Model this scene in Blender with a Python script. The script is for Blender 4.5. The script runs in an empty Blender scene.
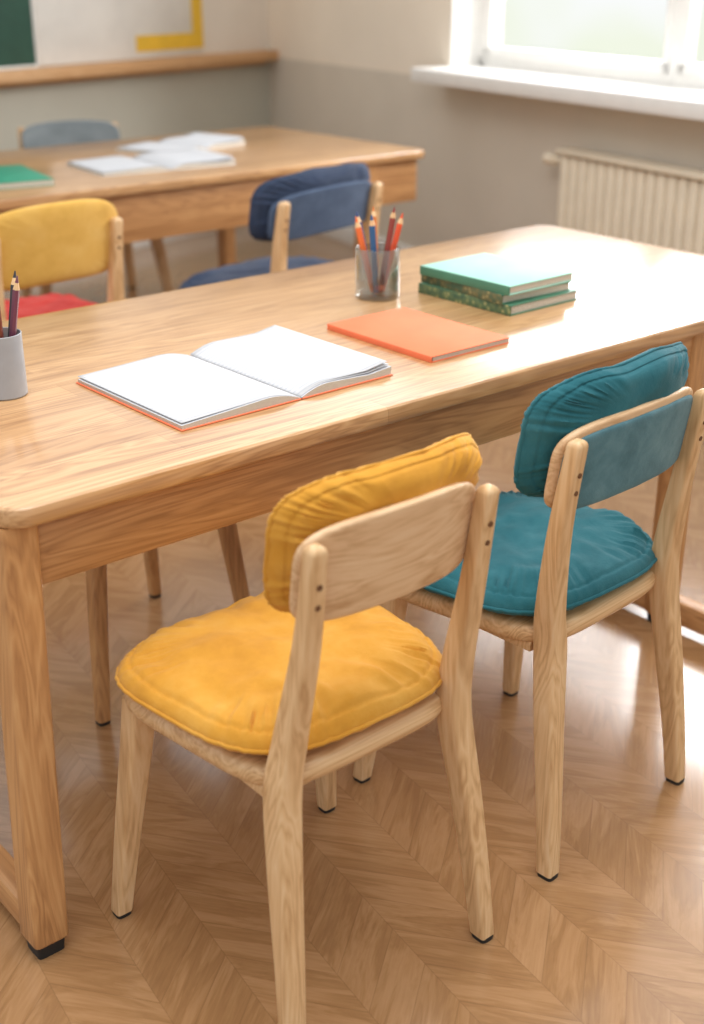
import bpy, bmesh, math, random
from mathutils import Vector, Matrix, noise
random.seed(4)
S=bpy.context.scene
S.view_settings.view_transform='Standard'
COL=S.collection

# ------------------------------------------------------------ node helpers
def hexc(h):
    h=h.lstrip('#'); r=[]
    for i in (0,2,4):
        c=int(h[i:i+2],16)/255
        r.append(c/12.92 if c<=.04045 else ((c+.055)/1.055)**2.4)
    return (*r,1)
class NT:
    def __init__(s,name):
        s.m=bpy.data.materials.new(name); s.m.use_nodes=True
        s.t=s.m.node_tree; s.n=s.t.nodes; s.l=s.t.links
        s.b=s.n['Principled BSDF']
    def N(s,typ,**kw):
        n=s.n.new(typ)
        for k,v in kw.items(): setattr(n,k,v)
        return n
    def L(s,a,b): s.l.new(a,b)
    def M(s,op,a,b=None,c=None):
        n=s.n.new('ShaderNodeMath'); n.operation=op
        for i,x in enumerate((a,b,c)):
            if x is None: continue
            if isinstance(x,(int,float)): n.inputs[i].default_value=x
            else: s.l.new(x,n.inputs[i])
        return n.outputs[0]
    def coord(s,scale=(1,1,1),loc=(0,0,0)):
        tc=s.n.new('ShaderNodeTexCoord'); mp=s.n.new('ShaderNodeMapping')
        mp.inputs['Scale'].default_value=scale; mp.inputs['Location'].default_value=loc
        s.l.new(tc.outputs['Object'],mp.inputs['Vector']); return mp.outputs[0]
    def noise(s,vec,scale,detail=4,rough=.5,dist=0):
        n=s.n.new('ShaderNodeTexNoise'); n.inputs['Scale'].default_value=scale
        n.inputs['Detail'].default_value=detail; n.inputs['Roughness'].default_value=rough
        n.inputs['Distortion'].default_value=dist
        s.l.new(vec,n.inputs['Vector']); return n.outputs['Fac']
    def ramp(s,fac,stops):
        n=s.n.new('ShaderNodeValToRGB'); cr=n.color_ramp
        while len(cr.elements)<len(stops): cr.elements.new(.5)
        for e,(p,c) in zip(cr.elements,stops):
            e.position=p; e.color=hexc(c) if isinstance(c,str) else c
        s.l.new(fac,n.inputs[0]); return n.outputs[0]
    def mix(s,f,a,b,mode='MIX'):
        n=s.n.new('ShaderNodeMix'); n.data_type='RGBA'; n.blend_type=mode
        for x,i in ((f,0),(a,6),(b,7)):
            if isinstance(x,(int,float)): n.inputs[i].default_value=x
            elif isinstance(x,tuple): n.inputs[i].default_value=x
            elif isinstance(x,str): n.inputs[i].default_value=hexc(x)
            else: s.l.new(x,n.inputs[i])
        return n.outputs[2]
    def bump(s,h,strength=.3,dist=.002):
        n=s.n.new('ShaderNodeBump'); n.inputs['Strength'].default_value=strength
        n.inputs['Distance'].default_value=dist
        s.l.new(h,n.inputs['Height']); s.l.new(n.outputs[0],s.b.inputs['Normal'])
    def col(s,c):
        if isinstance(c,str): s.b.inputs['Base Color'].default_value=hexc(c)
        else: s.l.new(c,s.b.inputs['Base Color'])
    def rough(s,v): s.b.inputs['Roughness'].default_value=v

def wood(name,axis,light,mid,dark,rough=.42,staves=False,coat=0,off=0):
    w=NT(name)
    def sc(a,b): return tuple(a if i==axis else b for i in range(3))
    o=(off,off*.7,off*1.3)
    c1=w.coord(sc(.9,9),o); c2=w.coord(sc(4,210),o); c3=w.coord(sc(1.4,34),o)
    n1=w.noise(c1,1.6,3,.5,1.2)
    rings=w.M('PINGPONG',w.M('MULTIPLY',n1,18.0),1.0)
    n2=w.noise(c2,1.0,3,.6)
    n3=w.noise(c3,1.0,4,.6,.4)
    f=w.M('ADD',w.M('MULTIPLY',rings,.22),w.M('ADD',w.M('MULTIPLY',n2,.34),w.M('MULTIPLY',n3,.48)))
    c=w.ramp(f,[(.22,light),(.5,mid),(.82,dark)])
    if staves:
        tc=w.coord((1,1,1)); br=w.N('ShaderNodeTexBrick')
        w.L(tc,br.inputs['Vector'])
        br.inputs['Scale'].default_value=1; br.inputs['Mortar Size'].default_value=.0006
        br.inputs['Brick Width'].default_value=.75; br.inputs['Row Height'].default_value=.085
        br.inputs['Color1'].default_value=(1,1,1,1); br.inputs['Color2'].default_value=(.74,.68,.60,1)
        br.inputs['Mortar'].default_value=(.62,.52,.44,1)
        c=w.mix(.8,c,br.outputs['Color'],'MULTIPLY')
    w.col(c); w.rough(rough)
    w.bump(n2,.12,.001)
    if coat: w.b.inputs['Coat Weight'].default_value=coat; w.b.inputs['Coat Roughness'].default_value=.15
    return w.m
def fabric(name,base,dark,light,sheen=.12,sc=7):
    w=NT(name)
    v=w.coord()
    n1=w.noise(v,sc,4,.55,.4); n2=w.noise(v,420,2,.5); n3=w.noise(v,60,4,.6)
    c=w.ramp(w.M('ADD',w.M('MULTIPLY',n1,.8),w.M('MULTIPLY',n3,.2)),[(.25,dark),(.5,base),(.78,light)])
    w.col(c); w.rough(.9)
    w.b.inputs['Sheen Weight'].default_value=sheen; w.b.inputs['Sheen Roughness'].default_value=.45
    w.b.inputs['Specular IOR Level'].default_value=.15
    h=w.M('ADD',w.M('MULTIPLY',n2,.4),w.M('MULTIPLY',n3,.6))
    w.bump(h,.5,.003)
    return w.m
def plain(name,c,rough=.6,var=.06,metal=0,scale=14,bump=0,spec=None):
    w=NT(name); v=w.coord(); n=w.noise(v,scale,4,.55)
    base=hexc(c); d=tuple(x*(1-var*2) for x in base[:3])+(1,); l=tuple(min(1,x*(1+var)) for x in base[:3])+(1,)
    w.col(w.ramp(n,[(.3,d),(.7,l)])); w.rough(rough); w.b.inputs['Metallic'].default_value=metal
    if spec is not None: w.b.inputs['Specular IOR Level'].default_value=spec
    if bump: w.bump(n,bump,.002)
    return w.m

# ------------------------------------------------------------ object helpers
def link(o): COL.objects.link(o); return o
def mesh_obj(name,verts,faces,mat,parent=None,angle=38):
    me=bpy.data.meshes.new(name); me.from_pydata([tuple(v) for v in verts],[],faces)
    bm=bmesh.new(); bm.from_mesh(me)
    bmesh.ops.recalc_face_normals(bm,faces=bm.faces); bm.to_mesh(me); bm.free()
    me.polygons.foreach_set('use_smooth',[True]*len(me.polygons))
    me.set_sharp_from_angle(angle=math.radians(angle))
    mats=mat if isinstance(mat,(list,tuple)) else [mat]
    for m in mats: me.materials.append(m)
    o=link(bpy.data.objects.new(name,me))
    if parent: o.parent=parent
    return o
def thing(name,label,cat,loc=(0,0,0),rot=0,group=None):
    e=link(bpy.data.objects.new(name,None)); e.empty_display_size=.1
    e.location=loc; e.rotation_euler=(0,0,math.radians(rot))
    tag(e,label,cat,group); return e
def tag(o,label,cat,group=None):
    o['label']=label; o['category']=cat
    if group: o['group']=group
    return o
def boxgeo(c,s,bev=.003,seg=2):
    bm=bmesh.new(); bmesh.ops.create_cube(bm,size=1)
    for v in bm.verts: v.co=Vector((c[i]+v.co[i]*s[i] for i in range(3)))
    if bev: bmesh.ops.bevel(bm,geom=bm.edges[:],offset=bev,segments=seg,profile=.5,affect='EDGES')
    bm.verts.index_update()
    vs=[v.co.copy() for v in bm.verts]; fs=[[v.index for v in f.verts] for f in bm.faces]; bm.free()
    return vs,fs
def merge(parts):
    V=[];Fc=[]
    for vs,fs in parts:
        o=len(V); V+=list(vs); Fc+=[[i+o for i in f] for f in fs]
    return V,Fc
def boxes(name,lst,mat,parent=None,bev=.003,seg=2):
    V,Fc=merge([boxgeo(c,s,bev,seg) for c,s in lst])
    return mesh_obj(name,V,Fc,mat,parent)
def catmull(pts,n):
    out=[]
    P=[pts[0]]+list(pts)+[pts[-1]]
    for i in range(1,len(P)-2):
        for j in range(n):
            t=j/n; r=[]
            for k in range(len(P[0])):
                a,b,c,d=P[i-1][k],P[i][k],P[i+1][k],P[i+2][k]
                r.append(.5*((2*b)+(-a+c)*t+(2*a-5*b+4*c-d)*t*t+(-a+3*b-3*c+d)*t**3))
            out.append(tuple(r))
    out.append(tuple(pts[-1])); return out
def loftgeo(secs,n=4.5,K=28):
    V=[];Fc=[]
    for (x,y,z,wx,wy) in secs:
        for k in range(K):
            a=2*math.pi*k/K; ca,sa=math.cos(a),math.sin(a)
            V.append(Vector((x+wx/2*math.copysign(abs(ca)**(2/n),ca),y+wy/2*math.copysign(abs(sa)**(2/n),sa),z)))
    for i in range(len(secs)-1):
        for k in range(K):
            k2=(k+1)%K; Fc.append([i*K+k,i*K+k2,(i+1)*K+k2,(i+1)*K+k])
    Fc.append(list(range(K))[::-1]); Fc.append([(len(secs)-1)*K+k for k in range(K)])
    return V,Fc
def sq(a,n): return math.copysign(abs(a)**(2/n),a)
def pad(hx,hy,T,n=4,pe=5,pw=.5,N=96,M=26,wr=0,seed=0,rim=None,fn=None,groove=0):
    V=[];Fc=[]
    rs=[1-(1-i/M)**1.9 for i in range(M+1)]
    def P(i,k,sg):
        r=rs[i]; a=2*math.pi*k/N; ca,sa=math.cos(a),math.sin(a)
        x=hx*r*sq(ca,n); y=hy*r*sq(sa,n)
        h=(max(0,1-r**pe))**pw*T/2
        if groove: h-=groove*math.exp(-((r-.925)/.012)**2)
        if wr:
            q=noise.noise(Vector((x*9+seed,y*9,sg*3)))*.8+noise.noise(Vector((x*26+seed,y*26,sg*5)))*.45
            cr=noise.noise(Vector((ca*6+seed,sa*6,r*1.4+sg*2)))
            cr2=noise.noise(Vector((ca*19+seed,sa*19,r*2.0+sg)))
            cr3=noise.noise(Vector((ca*40+seed,sa*40,r*3.0+sg)))
            e=max(0,(r-.6)/.4)
            h+=wr*(q*min(1,(1-r)*9)+ (cr*.5+cr2*1.0+cr3*.5)*e*min(1,(1-r)*7))
            rr=1+wr*.3*cr2*(r**6)/hx
            x*=rr;y*=rr
        return (x,y,h*sg)
    top=[];bot=[]
    for sg,store in ((1,top),(-1,bot)):
        for i in range(M+1):
            row=[]
            if i==0:
                V.append(P(0,0,sg)); row=[len(V)-1]*N
            elif i==M and sg==-1: row=top[M]
            else:
                for k in range(N):
                    V.append(P(i,k,sg)); row.append(len(V)-1)
            store.append(row)
        for i in range(M):
            for k in range(N):
                k2=(k+1)%N; a,b,c,d=store[i][k],store[i][k2],store[i+1][k2],store[i+1][k]
                f=[a,c,d] if i==0 else [a,b,c,d]
                Fc.append(f if sg==1 else f[::-1])
    if rim:
        base=len(V); R=8
        pts=[Vector(V[top[M][k]]) for k in range(N)]
        for k in range(N):
            p=pts[k]; t=(pts[(k+1)%N]-pts[k-1]).normalized(); nn=Vector((t.y,-t.x,0))
            for j in range(R):
                b=2*math.pi*j/R
                V.append(tuple(p+nn*math.cos(b)*rim+Vector((0,0,1))*math.sin(b)*rim))
        for k in range(N):
            for j in range(R):
                k2=(k+1)%N;j2=(j+1)%R
                Fc.append([base+k*R+j,base+k*R+j2,base+k2*R+j2,base+k2*R+j])
    if fn: V=[fn(*v) for v in V]
    return [Vector(v) for v in V],Fc
def cylgeo(p0,p1,r0,r1,K=20,cap=True):
    p0=Vector(p0);p1=Vector(p1); d=(p1-p0).normalized()
    a=d.orthogonal().normalized(); b=d.cross(a); V=[]
    for p,r in ((p0,r0),(p1,r1)):
        for k in range(K):
            t=2*math.pi*k/K; V.append(p+a*math.cos(t)*r+b*math.sin(t)*r)
    Fc=[[k,(k+1)%K,K+(k+1)%K,K+k] for k in range(K)]
    if cap: Fc+=[list(range(K))[::-1],[K+k for k in range(K)]]
    return V,Fc
def lathe(prof,K=48):
    V=[];Fc=[]
    for r,z in prof:
        for k in range(K):
            a=2*math.pi*k/K; V.append(Vector((r*math.cos(a),r*math.sin(a),z)))
    for i in range(len(prof)-1):
        for k in range(K):
            k2=(k+1)%K; Fc.append([i*K+k,i*K+k2,(i+1)*K+k2,(i+1)*K+k])
    return V,Fc

# ------------------------------------------------------------ materials
W_L,W_M,W_D='#e6c79e','#d7b081','#a97a49'
wood_leg=wood('beech_leg',2,W_L,W_M,W_D,.45)
wood_seat=wood('beech_seat',0,W_L,W_M,W_D,.45,off=3)
wood_back=wood('beech_back',0,'#e4c5a0','#d7b289','#af8253',.5,off=7)
D_L,D_M,D_D='#deb689','#ca9c6b','#8e5f38'
desk_top=wood('oak_top',0,D_L,D_M,D_D,.28,staves=True,coat=.7,off=2)
desk_x=wood('oak_apron',0,'#cd9d6a','#b78555','#845631',.42,off=5)
desk_z=wood('oak_leg',2,'#d3a46f','#bf8c59','#8d5d36',.40,off=9)
desk_y=wood('oak_rail',1,'#cd9d6a','#b78555','#845631',.42,off=11)
black=plain('black_rubber','#1b1b1c',.6)
screw=plain('screw_plug','#6b4426',.6)
yellow=fabric('mustard_fabric','#cd9236','#b3792a','#daa752')
teal=fabric('teal_fabric','#2a626b','#1d4f58','#3f7780')
blue=fabric('navy_fabric','#343f54','#28324a','#444f69')
red=fabric('red_fabric','#b8312a','#a5201c','#cf453b')
yellow2=fabric('pale_mustard_fabric','#d8ab57','#c79a47','#e4bd70')
tealp=fabric('dusty_teal_panel','#557a83','#3e616a','#70939a',.15,sc=16)
bluep=fabric('dusty_blue_panel','#4c5b73','#3f4d64','#5d6d86',.1)
grayp=fabric('slate_fabric','#7b8386','#6c7477','#8c9496',.1)
paper=NT('ruled_paper')
v=paper.coord(); sx=paper.N('ShaderNodeSeparateXYZ'); paper.L(v,sx.inputs[0])
fr=paper.M('FRACT',paper.M('MULTIPLY',sx.outputs[1],84))
ln=paper.M('LESS_THAN',fr,.26)
dash=paper.noise(paper.coord((55,84,1)),1,2,.5)
ln=paper.M('MULTIPLY',ln,paper.M('GREATER_THAN',dash,.36))
paper.col(paper.mix(paper.M('MULTIPLY',ln,.30),'#cbcbcd','#8490a4')); paper.rough(1.0); paper.b.inputs['Specular IOR Level'].default_value=.05; paper=paper.m
edge=NT('page_edges'); v=edge.coord(); sx=edge.N('ShaderNodeSeparateXYZ'); edge.L(v,sx.inputs[0])
st=edge.M('FRACT',edge.M('MULTIPLY',sx.outputs[2],600))
edge.col(edge.mix(edge.M('MULTIPLY',edge.M('LESS_THAN',st,.4),.7),'#ddd5c6','#857c6f')); edge.rough(.8); edge=edge.m
orange=plain('coral_cover','#f07e57',.7,.04,spec=.2)
mint=plain('mint_cover','#a0d2c0',.7,.04,spec=.25)
green=plain('green_cover','#4a8066',.5,.08)
green2=plain('emerald_cover','#228a6b',.5,.06)
def spinem(name,c0,c1,c2):
    d=NT(name); vo=d.N('ShaderNodeTexVoronoi'); d.L(d.coord((1,1,1)),vo.inputs['Vector']); vo.inputs['Scale'].default_value=75
    d.col(d.ramp(vo.outputs['Distance'],[(.12,c0),(.3,c1),(.8,c2)])); d.rough(.5); return d.m
dkg=spinem('patterned_spine','#a9a06e','#66784f','#3c5a44')
dkg2=spinem('mottled_spine','#9a9265','#6f6a45','#3f5a44')
glass=NT('clear_glass')
n=glass.n; tr=glass.N('ShaderNodeBsdfTransparent'); gl=glass.N('ShaderNodeBsdfGlossy'); mxs=glass.N('ShaderNodeMixShader'); lw_=glass.N('ShaderNodeLayerWeight')
tr.inputs[0].default_value=(.80,.82,.82,1); gl.inputs['Roughness'].default_value=.06
lw_.inputs[0].default_value=.4
glass.L(glass.M('ADD',glass.M('MULTIPLY',lw_.outputs['Facing'],.65),.10),mxs.inputs[0]); glass.L(tr.outputs[0],mxs.inputs[1]); glass.L(gl.outputs[0],mxs.inputs[2])
glass.L(mxs.outputs[0],n['Material Output'].inputs['Surface']); glass=glass.m
metal=plain('brushed_metal','#b9b8b4',.32,.05,metal=.9)
graycup=plain('grey_cup','#a3a4a7',.45,.05)
white=plain('white_paint','#f1efeb',.45,.02)
cream=plain('radiator_enamel','#ecdfc8',.4,.03)

# floor -------------------------------------------------------
fl=NT('parquet')
tc=fl.N('ShaderNodeTexCoord'); sx=fl.N('ShaderNodeSeparateXYZ'); mp=fl.N('ShaderNodeMapping')
fl.L(tc.outputs['Object'],mp.inputs[0]); mp.inputs['Rotation'].default_value=(0,0,math.radians(8)); mp.inputs['Location'].default_value=(.13,.05,0)
fl.L(mp.outputs[0],sx.inputs[0]); X,Y=sx.outputs[0],sx.outputs[1]
wc,hp=.13,.092
pp=fl.M('PINGPONG',X,wc); va=fl.M('DIVIDE',fl.M('ADD',Y,pp),hp)
idx=fl.M('FLOOR',va); cidx=fl.M('FLOOR',fl.M('DIVIDE',X,wc))
cb=fl.N('ShaderNodeCombineXYZ'); fl.L(idx,cb.inputs[0]); fl.L(cidx,cb.inputs[1])
wn=fl.N('ShaderNodeTexWhiteNoise'); wn.noise_dimensions='2D'; fl.L(cb.outputs[0],wn.inputs['Vector'])
rnd=wn.outputs['Value']
g=fl.N('ShaderNodeCombineXYZ')
fl.L(fl.M('ADD',fl.M('MULTIPLY',fl.M('SUBTRACT',Y,pp),1.8),fl.M('MULTIPLY',rnd,37)),g.inputs[0])
fl.L(fl.M('MULTIPLY',fl.M('ADD',Y,pp),11),g.inputs[1]); fl.L(fl.M('MULTIPLY',cidx,3.7),g.inputs[2])
n1=fl.noise(g.outputs[0],1.2,5,.6,1.1)
g2=fl.N('ShaderNodeCombineXYZ')
fl.L(fl.M('MULTIPLY',fl.M('SUBTRACT',Y,pp),7),g2.inputs[0]); fl.L(fl.M('MULTIPLY',fl.M('ADD',Y,pp),140),g2.inputs[1])
n2=fl.noise(g2.outputs[0],1,3,.6)
rg=fl.M('PINGPONG',fl.M('MULTIPLY',n1,9),1)
f=fl.M('ADD',fl.M('ADD',fl.M('MULTIPLY',rg,.14),fl.M('MULTIPLY',n2,.28)),fl.M('ADD',fl.M('MULTIPLY',n1,.44),fl.M('MULTIPLY',rnd,.05)))
c=fl.ramp(f,[(.22,'#b98f66'),(.5,'#9f774f'),(.82,'#785436')])
seam=fl.M('LESS_THAN',fl.M('PINGPONG',va,.5),.013)
fx=fl.M('LESS_THAN',fl.M('PINGPONG',fl.M('DIVIDE',X,wc),.5),.007)
seam=fl.M('MAXIMUM',seam,fx)
c=fl.mix(fl.M('MULTIPLY',seam,.2),c,'#4e3522')
fl.col(c)
rn=fl.noise(tc.outputs['Object'],3,3,.5)
fl.L(fl.M('ADD',fl.M('MULTIPLY',rn,.16),.16),fl.b.inputs['Roughness'])
fl.b.inputs['Coat Weight'].default_value=.7; fl.b.inputs['Coat Roughness'].default_value=.14
fl.bump(fl.M('SUBTRACT',n2,fl.M('MULTIPLY',seam,1.5)),.08,.001)
floor_m=fl.m
def wallmat(name,up,low):
    w=NT(name); g=w.N('ShaderNodeNewGeometry'); sx=w.N('ShaderNodeSeparateXYZ'); w.L(g.outputs['Position'],sx.inputs[0])
    n=w.noise(g.outputs['Position'],3,4,.5)
    st=w.M('GREATER_THAN',sx.outputs[2],.955)
    c=w.mix(st,low,up); c=w.mix(.08,c,w.ramp(n,[(.3,'#8b8276'),(.7,'#ffffff')]),'MULTIPLY')
    w.col(c); w.rough(.85); w.bump(w.noise(g.outputs['Position'],60,3,.5),.08,.002); return w.m
wl=wallmat('plaster_left','#e4dacd','#bdbaac')
wr_=wallmat('plaster_window','#f5e8d6','#dacfbf')

# ------------------------------------------------------------ room
o=boxes('floor',[((1.6,2.2,-.05),(9.0,11.0,.1))],floor_m,bev=0); o['kind']='structure'
CX,CY=4.759,6.45
aL=math.atan2(5.24-6.45,-.09-4.759); aR=math.atan2(1.525-6.45,3.891-4.759)
def wall_frame(o,ang):
    o.location=(CX,CY,0); o.rotation_euler=(0,0,ang)
def ysign(ang):
    d=Vector((math.cos(ang),math.sin(ang))); n=Vector((-d.y,d.x))
    return -1 if n.dot(Vector((-CX,-CY)))>0 else 1
sL=ysign(aL); sR=ysign(aR)
def wl_box(name,lst,mat,ang,bev=.004):
    o=boxes(name,lst,mat,None,bev); wall_frame(o,ang); o['kind']='structure'; return o
wl_box('wall_left',[((3.0,sL*.15,1.4),(6.6,.3,2.8))],wl,aL,bev=0)
w0,w1,z0,z1=1.93,5.3,1.0,2.4
wl_box('wall_right',[((w0/2-.15,sR*.15,1.4),(w0+.3,.3,2.8)),((w1+1.2,sR*.15,1.4),(2.4,.3,2.8)),
   (((w0+w1)/2,sR*.15,z0/2),(w1-w0,.3,z0)),(((w0+w1)/2,sR*.15,(2.8+z1)/2),(w1-w0,.3,2.8-z1))],wr_,aR,bev=0)
wl_box('baseboard_left',[((3.0,-sL*.01,.05),(5.9,.02,.1))],white,aL)
wl_box('baseboard_right',[((3.8,-sR*.01,.05),(7.4,.02,.1))],white,aR)
ledge=wood('ledge_wood',0,'#dab48a','#cb9d6e','#b08457',.5)
wl_box('trim_1',[((2.9,-sL*.06,.97),(5.7,.12,.055)),((2.9,-sL*.012,.93),(5.7,.024,.03))],ledge,aL)
wl_box('trim_2',[(((w0+w1)/2,sR*.13,1.003),(w1-w0-.01,.34,.02)),(((w0+w1)/2+.05,-sR*.09,.983),(w1-w0+.16,.22,.062))],white,aR)
y=sR*.2
fr=[]
zc=(z0+z1)/2; zh=z1-z0; ms=3.27
fr+=[((w0+.03,y,zc),(.06,.07,zh)),((w1-.04,y,zc),(.08,.07,zh)),(((w0+w1)/2,y,z0+.03),(w1-w0,.07,.06)),(((w0+w1)/2,y,z1-.04),(w1-w0,.07,.08))]
fr+=[((ms,y,zc),(.05,.08,zh))]
for a,b in ((w0+.06,ms-.025),(ms+.025,w1-.08)):
    fr+=[((a+.022,y-sR*.02,zc),(.044,.05,zh-.12)),((b-.018,y-sR*.02,zc),(.036,.05,zh-.12)),(((a+b)/2,y-sR*.02,z0+.08),(b-a,.05,.045)),(((a+b)/2,y-sR*.02,z1-.10),(b-a,.05,.05))]
fr+=[((w0+.006,sR*.15,zc),(.012,.296,zh)),((w1-.006,sR*.15,zc),(.012,.296,zh))]
wl_box('window_1',fr,white,aR)

rad=thing('radiator','cream ribbed panel radiator mounted under the window sill','radiator')
rad.location=(CX,CY,0); rad.rotation_euler=(0,0,aR)
ra,rb=2.93,4.35; lst=[]
x=ra
while x<rb:
    lst.append(((x+.027,-sR*.085,.43),(.050,.05,.60))); x+=.058
boxes('panel',lst,cream,rad,bev=.016,seg=4)['kind']='stuff'
boxes('top_grille',[(((ra+rb)/2,-sR*.085,.745),(rb-ra+.01,.085,.02))],cream,rad)
boxes('back_panel',[(((ra+rb)/2,-sR*.045,.43),(rb-ra-.02,.03,.56))],cream,rad)
vl=mesh_obj('valve',*cylgeo((ra-.10,-sR*.085,.70),(ra,-sR*.085,.70),.014,.014),cream,rad)
mesh_obj('valve_knob',*cylgeo((ra-.11,-sR*.085,.70),(ra-.05,-sR*.085,.70),.026,.024),cream,vl)
for xx in (ra+.2,rb-.2): boxes('mounting_bracket',[((xx,-sR*.016,.5),(.04,.032,.1))],metal,rad)

board_g=plain('chalkboard_green','#2b5245',.6,.08)
cb_=thing('chalkboard','dark green chalkboard above the wooden ledge','chalkboard'); cb_.location=(CX,CY,0); cb_.rotation_euler=(0,0,aL)
boxes('writing_surface',[((2.83,-sL*.014,1.575),(2.02,.02,1.13))],board_g,cb_)
boxes('frame',[((1.814,-sL*.016,1.58),(.012,.028,1.15)),((3.846,-sL*.016,1.58),(.012,.028,1.15)),((2.83,-sL*.016,1.004),(2.04,.028,.012)),((2.83,-sL*.016,2.146),(2.04,.028,.012))],white,cb_,bev=.001)
pz=plain('poster_paper','#e2ded7',.7,.05,scale=4)
yt=plain('yellow_tape','#e6b934',.6,.05)
po=thing('poster','large white wall sheet with a yellow angled stripe','poster'); po.location=(CX,CY,0); po.rotation_euler=(0,0,aL)
boxes('sheet',[((1.2,-sL*.008,1.55),(1.18,.012,1.1))],pz,po,bev=.001)
boxes('stripe',[((.86,-sL*.018,1.075),(.52,.006,.08)),((.64,-sL*.018,1.2655),(.08,.006,.30))],yt,po,bev=0)

# ------------------------------------------------------------ tables
def rounded_top(x0,x1,y0,y1,zt,th,r,mat,parent,name='tabletop'):
    cs=[(x1-r,y1-r,0),(x0+r,y1-r,90),(x0+r,y0+r,180),(x1-r,y0+r,270)]
    out=[]
    for cx,cy,a in cs:
        for i in range(9):
            t=math.radians(a+90*i/8); out.append((cx,cy,math.cos(t),math.sin(t)))
    K=len(out); V=[];b=.008
    prof=[(-b,0)]+[(-b+b*math.sin(t),b-b*math.cos(t)) for t in (.5,1.05,1.57)]
    rings=[(d,z) for d,z in prof]+[(d,th-z) for d,z in prof[::-1]]
    for d,z in rings:
        for cx,cy,c,s in out: V.append((cx+c*(r+d),cy+s*(r+d),zt-th+z))
    Fc=[]
    for i in range(len(rings)-1):
        for k in range(K): Fc.append([i*K+k,i*K+(k+1)%K,(i+1)*K+(k+1)%K,(i+1)*K+k])
    Fc.append(list(range(K))[::-1]); Fc.append([(len(rings)-1)*K+k for k in range(K)])
    return mesh_obj(name,V,Fc,mat,parent,angle=30)
ZT=.76
def table(label,x0,x1,y0,y1,lx0,lx1,ap,splay,rail_front=0,lw=.064):
    cx,cy=(x0+x1)/2,(y0+y1)/2
    t=thing('table',label,'table',(cx,cy,0),0,'wooden classroom tables')
    X0,X1,Y0,Y1=x0-cx,x1-cx,y0-cy,y1-cy
    rounded_top(X0,X1,Y0,Y1,ZT,.034,.045,desk_top,t)
    a0,a1=lx0-cx,lx1-cx
    yf,yb=Y0+.05,Y1-.05
    zt=ZT-.034
    for yy in (yf-.012,yb+.012):
        boxes('apron',[((X0+.04+(X1-X0-.08)/2,yy,zt-ap/2),(X1-X0-.08,.024,ap))],desk_x,t)
    for xx in (a0,a1):
        boxes('apron',[((xx,0,zt-.05),(.024,yb-yf-.03,.09))],desk_y,t)
    for (lx,sgx) in ((a0,-1),(a1,1)):
        for (ly,sgy) in ((yf,-1),(yb,1)):
            sp=splay if sgx<0 else 0
            bx,by=lx+sgx*sp,ly+sgy*sp
            secs=[(bx,by,.022,lw-.012,lw-.012),(bx,by,.028,lw-.002,lw-.002)]
            for i in range(11):
                q=i/10; secs.append((bx+(lx-bx)*q,by+(ly-by)*q,.03+(zt-.03)*q,lw,lw))
            V,F_=loftgeo(secs,9,32); lg=mesh_obj('leg',V,F_,desk_z,t)
            V,F_=loftgeo([(bx,by,0,lw-.014,lw-.014),(bx,by,.024,lw-.010,lw-.010)],8,24)
            mesh_obj('foot_pad',V,F_,black,lg)['label']='black rubber foot pad'
        rf=rail_front if sgx>0 else 0
        sp=splay if sgx<0 else 0
        ya,yb2=yf-sp*.9-rf,yb+sp*.9
        boxes('foot_rail',[((lx+sgx*sp,(ya+yb2)/2,.052),(.044,yb2-ya,.058))],desk_y,t,bev=.006)
    return t
table('long light oak table with square legs, holding notebooks and books',.645,2.81,1.515,2.475,.676,2.285,.105,.045,.19,lw=.060)
table('long oak table with papers and a green book',1.35,3.66,3.87,4.98,1.45,3.36,.17,0,lw=.066)

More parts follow.
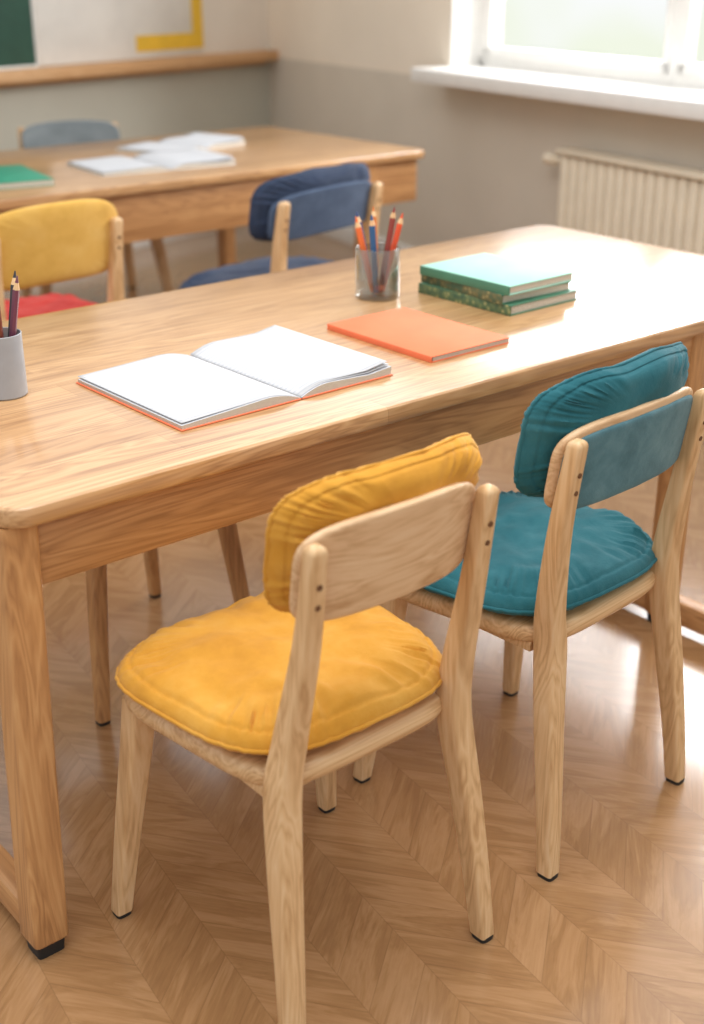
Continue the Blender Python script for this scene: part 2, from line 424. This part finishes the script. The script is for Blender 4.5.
# ------------------------------------------------------------ chairs
def chair(label,loc,rot,seatm,backm,panel=None,panel_full=False,seed=0,backcush=True,scale=(1,1,1),bw=.160,shift=.008,over=.010,padded=False,kshift=.006,kz=0,ky=0,horn=0,group='padded classroom chairs'):
    t=thing('chair',label,'chair',(loc[0],loc[1],0),rot,group); t.scale=scale
    for s in (-1,1):
        sl=.008
        pts=[(s*.194+sl,-.205,.008,.029,.033),(s*.186+sl,-.192,.13,.033,.037),(s*.174+sl,-.170,.29,.039,.043),(s*.162+sl,-.153,.42,.041,.047),(s*(.160*.6+bw*.4)+sl*.6+shift*.4,-.156,.50,.037,.042),(s*bw+shift,-.178,.65,.030,.032),(s*bw+shift,-.198,.79,.025,.027)]
        secs=catmull(pts,6)
        x,y,z,wx,wy=secs[-1]
        for k in (.35,.65,.85,.97): secs.append((x,y-.0015*k,z+.012*k,wx*math.sqrt(1-k*k),wy*math.sqrt(1-k*k)))
        V,F_=loftgeo(secs,5.5,32); lg=mesh_obj('leg',V,F_,wood_leg,t)
        V,F_=loftgeo([(s*.194+sl,-.206,0,.027,.031),(s*.194+sl,-.206,.009,.028,.032)],4,24)
        mesh_obj('glide',V,F_,black,lg)['label']='black foot glide'
        for zz in (.745,.715):
            yy=-.178-.0205*(zz-.65)/.14
            mesh_obj('screw_cap',*cylgeo((s*bw+shift,yy-.0157,zz),(s*bw+shift,yy,zz),.0042,.0042,14),screw,lg)
    for s in (-1,1):
        pts=[(s*.220,.220,.008,.029,.029),(s*.203,.203,.18,.036,.036),(s*.187,.186,.33,.042,.042),(s*.178,.178,.425,.044,.044)]
        V,F_=loftgeo(catmull(pts,6),5.5,32); lg=mesh_obj('leg',V,F_,wood_leg,t)
        V,F_=loftgeo([(s*.220,.220,0,.026,.026),(s*.220,.220,.009,.027,.027)],4,24)
        mesh_obj('glide',V,F_,black,lg)['label']='black foot glide'
    def sf(x,y,z):
        q=max(0,min(1,(.14-y)/.32)); tp=1-.15*q; return Vector((x*tp+.008*q,y+.03,z+.431))
    V,F_=pad(.218,.190,.036,n=5,pe=40,pw=.5,N=80,M=14,fn=sf)
    V2,F2=boxgeo((0,.180,.408),(.32,.018,.020)); V3,F3=boxgeo((0,-.125,.408),(.28,.018,.020))
    V4,F4=boxgeo((-.155,.02,.408),(.018,.28,.020)); V5,F5=boxgeo((.155,.02,.408),(.018,.28,.020))
    V,F_=merge([(V,F_),(V2,F2),(V3,F3),(V4,F4),(V5,F5)])
    mesh_obj('seat',V,F_,wood_seat,t)
    hw=bw+over
    def bend(x,z): return -.160-.034*(1-(x/hw)**2)-(z-.74)*.135
    bh,bt,bz=(.112,.034,.742) if padded else (.073,.016,.734)
    def bf(x,y,z):
        zz=bz+y+.014*(1-(x/hw)**2); return Vector((x+shift,bend(x,zz)+z,zz))
    if padded: V,F_=pad(hw+.02,bh,bt,n=4,pe=6,pw=.5,N=120,M=24,wr=.002,fn=bf)
    else: V,F_=pad(hw,bh,bt,n=5,pe=40,pw=.5,N=96,M=16,fn=bf)
    br=mesh_obj('backrest',V,F_,wood_back if not panel_full else panel,t)
    if panel and not panel_full:
        def pf(x,y,z):
            zz=.727+y+.014*(1-(x/hw)**2); return Vector((x+shift,bend(x,zz)-.007+z,zz))
        V,F_=pad(hw-.010,.067,.012,n=6,pe=20,pw=.5,N=96,M=16,fn=pf)
        mesh_obj('upholstered_panel',V,F_,panel,br)['label']='fabric panel on the backrest'
    if seatm:
        def cf(x,y,z):
            zz=z*(.7 if z<0 else 1.3)
            q=max(0,min(1,(.14-y)/.32)); tp=1-.12*q
            return Vector((x*tp-.004+.012*q,y+.038,zz+.474+ .004*noise.noise(Vector((x*5+seed,y*5,1)))))
        V,F_=pad(.232,.200,.074,n=3.4,pe=4.2,pw=.5,N=220,M=48,wr=.0095,seed=seed,rim=.0034,fn=cf,groove=.003)
        mesh_obj('seat_cushion',V,F_,seatm,t,angle=80)
    if backcush:
        hk=hw+.022
        def kf(x,y,z):
            zz=.759+kz+y+.010*(1-(x/hk)**2)+.007*noise.noise(Vector((x*12+seed,3,1)))*(1 if y>0 else .3)
            if y>0: zz+=horn*max(0,x/hk)**5*(y/.1)
            return Vector((x+shift+kshift,bend(x,zz)+.043+ky+z*1.0,zz))
        V,F_=pad(hk,.102,.072,n=4.4,pe=4.0,pw=.5,N=220,M=44,wr=.0095,seed=seed+9,rim=.0030,fn=kf,groove=.003)
        mesh_obj('back_cushion',V,F_,backm,t,angle=80)
    return t
chair('light wooden chair with mustard yellow seat and back cushions',(.985,1.29),0,yellow,yellow,seed=1,bw=.151,shift=.023,over=.008,kshift=.021,kz=-.006,horn=.012)
chair('light wooden chair with teal seat and back cushions',(1.558,1.335),4,teal,teal,panel=tealp,seed=5,scale=(1.03,1.0,1.005),bw=.169,shift=-.015,over=.014,kshift=.004,kz=.014,ky=-.004)
chair('wooden chair with navy blue cushions facing the far table',(2.49,3.33),12,blue,blue,panel=bluep,panel_full=True,seed=11,scale=(1.36,1.1,1.0),bw=.172,shift=0,over=.018)
chair('wooden chair with yellow backrest and red seat cushion',(1.575,3.36),5,red,yellow2,panel=yellow2,panel_full=True,seed=17,scale=(1.22,1.05,1.0),shift=0,backcush=False,padded=True)
chair('wooden chair with slate grey backrest behind the far table',(2.80,5.22),168,None,grayp,panel=grayp,panel_full=True,seed=23,backcush=False,scale=(1.35,1,.98),shift=0)
stt=thing('stool','plain wooden stool with splayed legs pushed under the oak table','stool',(1.225,2.25,0),0)
for sx_ in (-1,1):
    for sy_ in (-1,1):
        pts=[(sx_*.195,sy_*.212,.008,.028,.028),(sx_*.175,sy_*.19,.2,.034,.034),(sx_*.15,sy_*.165,.43,.040,.040)]
        V,F_=loftgeo(catmull(pts,6),4); lg=mesh_obj('leg',V,F_,desk_z,stt)
        V,F_=loftgeo([(sx_*.195,sy_*.212,0,.026,.026),(sx_*.195,sy_*.212,.009,.027,.027)],4,24)
        mesh_obj('glide',V,F_,black,lg)['label']='black foot glide'
V,F_=pad(.19,.19,.034,n=4,pe=30,pw=.5,N=80,M=14,fn=lambda x,y,z:Vector((x,y,z+.445)))
mesh_obj('seat',V,F_,wood_seat,stt)

# ------------------------------------------------------------ desk items
def open_book(label,loc,rot,wl_,wr2,h,cover,thk=.008,group=None):
    t=thing('open_notebook',label,'notebook',(loc[0],loc[1],ZT),rot,group)
    boxes('cover',[((-wl_/2,0,.0015),(wl_+.006,h+.006,.002)),((wr2/2,0,.0015),(wr2+.006,h+.006,.002))],cover,t,bev=.0008)
    for side,w in ((-1,wl_),(1,wr2)):
        n=28;V=[];Fc=[];mi=[]
        def hz(q):
            return .0035+ (thk+.010)*(math.sin(min(1,q*3.2)*math.pi/2))*(1-.68*q)+ (.008*max(0,q-.75)*4*(side>0))
        m=10
        for j in range(m+1):
            yy=-h/2+h*j/m
            for i in range(n+1):
                q=i/n; V.append((side*(q*w+.0008),yy+.002*math.sin(q*5)*(j/m),hz(q)))
            for i in range(n+1):
                q=i/n; V.append((side*(q*w*.995+.0008),yy,.0026))
        R=2*(n+1)
        for j in range(m):
            for i in range(n):
                a=j*R+i; Fc.append([a,a+1,a+R+1,a+R]); mi.append(0)
                b=j*R+n+1+i; Fc.append([b,b+R,b+R+1,b+1]); mi.append(1)
            a=j*R+n; b=j*R+2*n+1; Fc.append([a,b,b+R,a+R]); mi.append(1)
            a=j*R; b=j*R+n+1; Fc.append([a,a+R,b+R,b]); mi.append(1)
        for j in (0,m):
            for i in range(n):
                a=j*R+i; b=j*R+n+1+i; Fc.append([a,b,b+1,a+1] if j==0 else [a,a+1,b+1,b]); mi.append(1)
        o=mesh_obj('pages',V,Fc,[paper,edge],t,angle=30)
        for p,k in zip(o.data.polygons,mi): p.material_index=k
        for s_i,(dz,sh) in enumerate(((.0032,.006),(.0085,.016)) if side>0 else ((.0024,.006),)):
            V=[];Fc=[]
            for j in range(m+1):
                yy=-h/2+h*j/m+sh*.6
                for i in range(n+1):
                    q=i/n; V.append((side*(q*(w-sh*.5)+.001),yy-.006*q*s_i,hz(q)+dz*q**1.5*1.2+.0004))
            for j in range(m):
                for i in range(n): a=j*(n+1)+i; Fc.append([a,a+1,a+n+2,a+n+1])
            o=mesh_obj('loose_page',V,Fc,paper,t,angle=60)
            md=o.modifiers.new('s','SOLIDIFY'); md.thickness=.0003
    return t
open_book('open white ruled notebook with coral cover on the oak table',(1.262,1.812),1,.248,.212,.335,orange)
open_book('open white notebook lying on the far table',(2.56,4.24),-6,.27,.27,.34,white,group='open notebooks on the far table')
open_book('open white notebook beside another notebook on the far table',(2.93,4.60),14,.24,.24,.28,white,thk=.006,group='open notebooks on the far table')

def book(name,label,cat,loc,rot,w,h,th,cov,pag,spine=None,group=None,ct=.002,over=.003):
    t=thing(name,label,cat,loc,rot,group)
    boxes('pages',[((.003,0,th/2),(w-2*over-.003,h-2*over,th-2*ct))],pag,t,bev=.0005)
    for zz in (ct/2,th-ct/2): boxes('cover',[((0,0,zz),(w,h,ct))],cov,t,bev=.0007)
    boxes('spine',[((-w/2+ct/2,0,th/2),(ct*1.3,h,th))],spine or cov,t,bev=.0009)
    return t
book('closed_notebook','closed coral orange notebook lying on the oak table','notebook',(1.695,1.815,ZT),0,.215,.315,.012,orange,edge,ct=.0018,over=.002)
gp='stacked green books on the oak table'
book('book','green hardback with a patterned spine at the bottom of the stack','book',(2.065,1.945,ZT),1,.225,.285,.023,green,edge,dkg,gp,ct=.0026)
book('book','green hardback with a mottled spine in the middle of the stack','book',(2.060,1.950,ZT+.023),-3,.210,.270,.021,green,edge,dkg2,gp,ct=.0026)
book('book','hardback with a plain mint green cover on top of the stack','book',(2.058,1.945,ZT+.044),1,.214,.275,.020,mint,edge,green,gp,ct=.0026)
book('book','emerald green hardback lying on the far table','book',(1.93,4.25,ZT),-10,.30,.40,.022,green2,edge)

lead={}
pw=plain('pencil_tip_wood','#dfb98a',.6)
def pmat(c):
    if c not in lead: lead[c]=plain('pencil_paint',c,.35,.03)
    return lead[c]
def pencil(bx,by,bz,tx,ty,L,c,label,group,r=.0042):
    d=Vector((tx,ty,1)).normalized(); a=d.orthogonal().normalized(); b=d.cross(a)
    V=[];Fc=[];mi=[]
    secs=[(0,r,0),(L-.024,r,0),(L-.023,r*.96,1),(L-.012,r*.55,1),(L-.0115,r*.53,2),(L,.001,2)]
    K=6
    for z,rr,_ in secs:
        for k in range(K):
            t=2*math.pi*k/K; V.append(d*z+a*math.cos(t)*rr+b*math.sin(t)*rr)
    for i in range(len(secs)-1):
        for k in range(K): Fc.append([i*K+k,i*K+(k+1)%K,(i+1)*K+(k+1)%K,(i+1)*K+k]); mi.append(secs[i+1][2])
    Fc.append(list(range(K))[::-1]); mi.append(0); Fc.append([(len(secs)-1)*K+k for k in range(K)]); mi.append(2)
    o=mesh_obj('pencil',V,Fc,[pmat(c),pw,pmat(c)],angle=30)
    for p,k in zip(o.data.polygons,mi): p.material_index=k
    o.location=(bx,by,bz+r*math.hypot(tx,ty)); tag(o,label,'pencil',group); return o
gx,gy,gr,gh=1.85,2.115,.050,.114
o=mesh_obj('glass_jar',*lathe([(.0005,0),(gr-.004,0),(gr,.004),(gr,gh-.002),(gr-.0012,gh),(gr-.0026,gh-.002),(gr-.003,.014),(gr-.006,.011),(.0005,.010)]),glass)
o.location=(gx,gy,ZT); tag(o,'clear glass jar holding coloured pencils beside the books','jar')
def fill(cx,cy,zb,rin,h,cols,L0,where,rr=.0042,a0=0,rbk=.36):
    n=len(cols)
    for i in range(n):
        a=a0+2*math.pi*i/n; c,nm=cols[i]
        rt=rin-rr-.002; rb=rin*rbk
        bx,by=rb*math.cos(a),rb*math.sin(a)
        tx,ty=(rt*math.cos(a)-bx)/(h+.004),(rt*math.sin(a)-by)/(h+.004)
        pencil(cx+bx,cy+by,zb,tx*.98,ty*.98,L0+random.uniform(-.016,.016),c,nm+' coloured pencil standing in '+where,'coloured pencils in '+where,rr)
fill(gx,gy,ZT+.0125,gr-.003,gh-.0125,[('#d9552f','orange'),('#2f8a62','green'),('#c8702f','amber'),('#33436e','navy'),('#e4713a','orange'),('#2c5f8f','blue'),('#8c3f3a','maroon')],.190,'the glass jar',.0074,-.75,rbk=.22)
cx,cy,cr,ch=.883,2.0,.038,.112
o=mesh_obj('pencil_cup',*lathe([(.0005,0),(cr-.003,0),(cr,.003),(cr,ch-.001),(cr-.001,ch),(cr-.002,ch-.001),(cr-.0025,.006),(.0005,.005)]),graycup)
o.location=(cx,cy,ZT); tag(o,'plain grey pencil cup filled with pencils on the oak table','cup')
fill(cx,cy,ZT+.008,cr-.0025,ch-.008,[('#6e3a4c','purple'),('#2b2b30','black'),('#d97a32','orange'),('#27364f','navy'),('#2b2b30','black'),('#7a3b2c','brown')],.198,'the grey cup',.0060,-.9,.16)

# ------------------------------------------------------------ light
w=bpy.data.worlds.new('daylight'); S.world=w; w.use_nodes=True
nt=w.node_tree; bg=nt.nodes['Background']
tc=nt.nodes.new('ShaderNodeTexCoord')
dt=nt.nodes.new('ShaderNodeVectorMath'); dt.operation='DOT_PRODUCT'
nt.links.new(tc.outputs['Generated'],dt.inputs[0])
ea=math.radians(12); az=math.radians(35)
lob=Vector((math.cos(az)*math.cos(ea),math.sin(az)*math.cos(ea),math.sin(ea))); dt.inputs[1].default_value=lob
def wm(op,a,b):
    n=nt.nodes.new('ShaderNodeMath'); n.operation=op
    for i,x in enumerate((a,b)):
        if isinstance(x,(int,float)): n.inputs[i].default_value=x
        else: nt.links.new(x,n.inputs[i])
    return n.outputs[0]
p=wm('POWER',wm('MAXIMUM',dt.outputs['Value'],0),28)
sx=nt.nodes.new('ShaderNodeSeparateXYZ'); nt.links.new(tc.outputs['Generated'],sx.inputs[0])
rise=wm('MINIMUM',wm('MAXIMUM',wm('MULTIPLY',wm('ADD',sx.outputs[2],.02),9),0),1)
up=wm('MULTIPLY',wm('MULTIPLY',p,rise),11)
front=wm('MULTIPLY',wm('MAXIMUM',dt.outputs['Value'],0),.28)
base=wm('ADD',wm('ADD',.72,front),wm('MULTIPLY',wm('MAXIMUM',sx.outputs[2],0),.55))
nt.links.new(wm('ADD',up,base),bg.inputs['Strength'])
no=nt.nodes.new('ShaderNodeTexNoise'); no.inputs['Scale'].default_value=9; nt.links.new(tc.outputs['Generated'],no.inputs['Vector'])
rp=nt.nodes.new('ShaderNodeValToRGB'); rp.color_ramp.elements[0].position=.4; rp.color_ramp.elements[1].position=.62; nt.links.new(no.outputs['Fac'],rp.inputs[0])
low=wm('MULTIPLY',wm('LESS_THAN',sx.outputs[2],.0),rp.outputs[0])
mx=nt.nodes.new('ShaderNodeMix'); mx.data_type='RGBA'; nt.links.new(low,mx.inputs[0])
mx.inputs[6].default_value=(.975,.99,1,1); mx.inputs[7].default_value=(.90,.95,.80,1)
nt.links.new(mx.outputs[2],bg.inputs['Color'])

def area(name,loc,target,sx_,sy_,pw_,col):
    l=bpy.data.lights.new(name,'AREA'); l.shape='RECTANGLE'; l.size=sx_; l.size_y=sy_; l.energy=pw_; l.color=col
    o=link(bpy.data.objects.new(name,l)); o.location=loc
    o.rotation_euler=(Vector(target)-Vector(loc)).to_track_quat('-Z','Y').to_euler(); return o
dR=Vector((math.cos(aR),math.sin(aR),0)); nR=Vector((-dR.y,dR.x,0))*sR
pc_=Vector((CX,CY,0))+dR*3.9+nR*1.3+Vector((0,0,2.7))
area('window_daylight',pc_,(1.6,2.0,.3),3.2,1.6,220,(.98,.99,1))
area('overhead_fill',(1.0,1.4,3.0),(1.4,1.9,0),1.8,1.8,48,(1,.99,.97))  # added soft fill from above, not a fixture of the room

# ------------------------------------------------------------ camera
c=bpy.data.cameras.new('camera'); co=link(bpy.data.objects.new('camera',c)); S.camera=co
c.lens=1250*36/1024; c.sensor_width=36; c.sensor_fit='AUTO'
co.location=(0,0,1.45); co.rotation_euler=(math.pi/2-math.atan(545/1250),0,math.radians(-40))
c.dof.use_dof=True; c.dof.focus_distance=2.1; c.dof.aperture_fstop=2.4; c.clip_start=.05
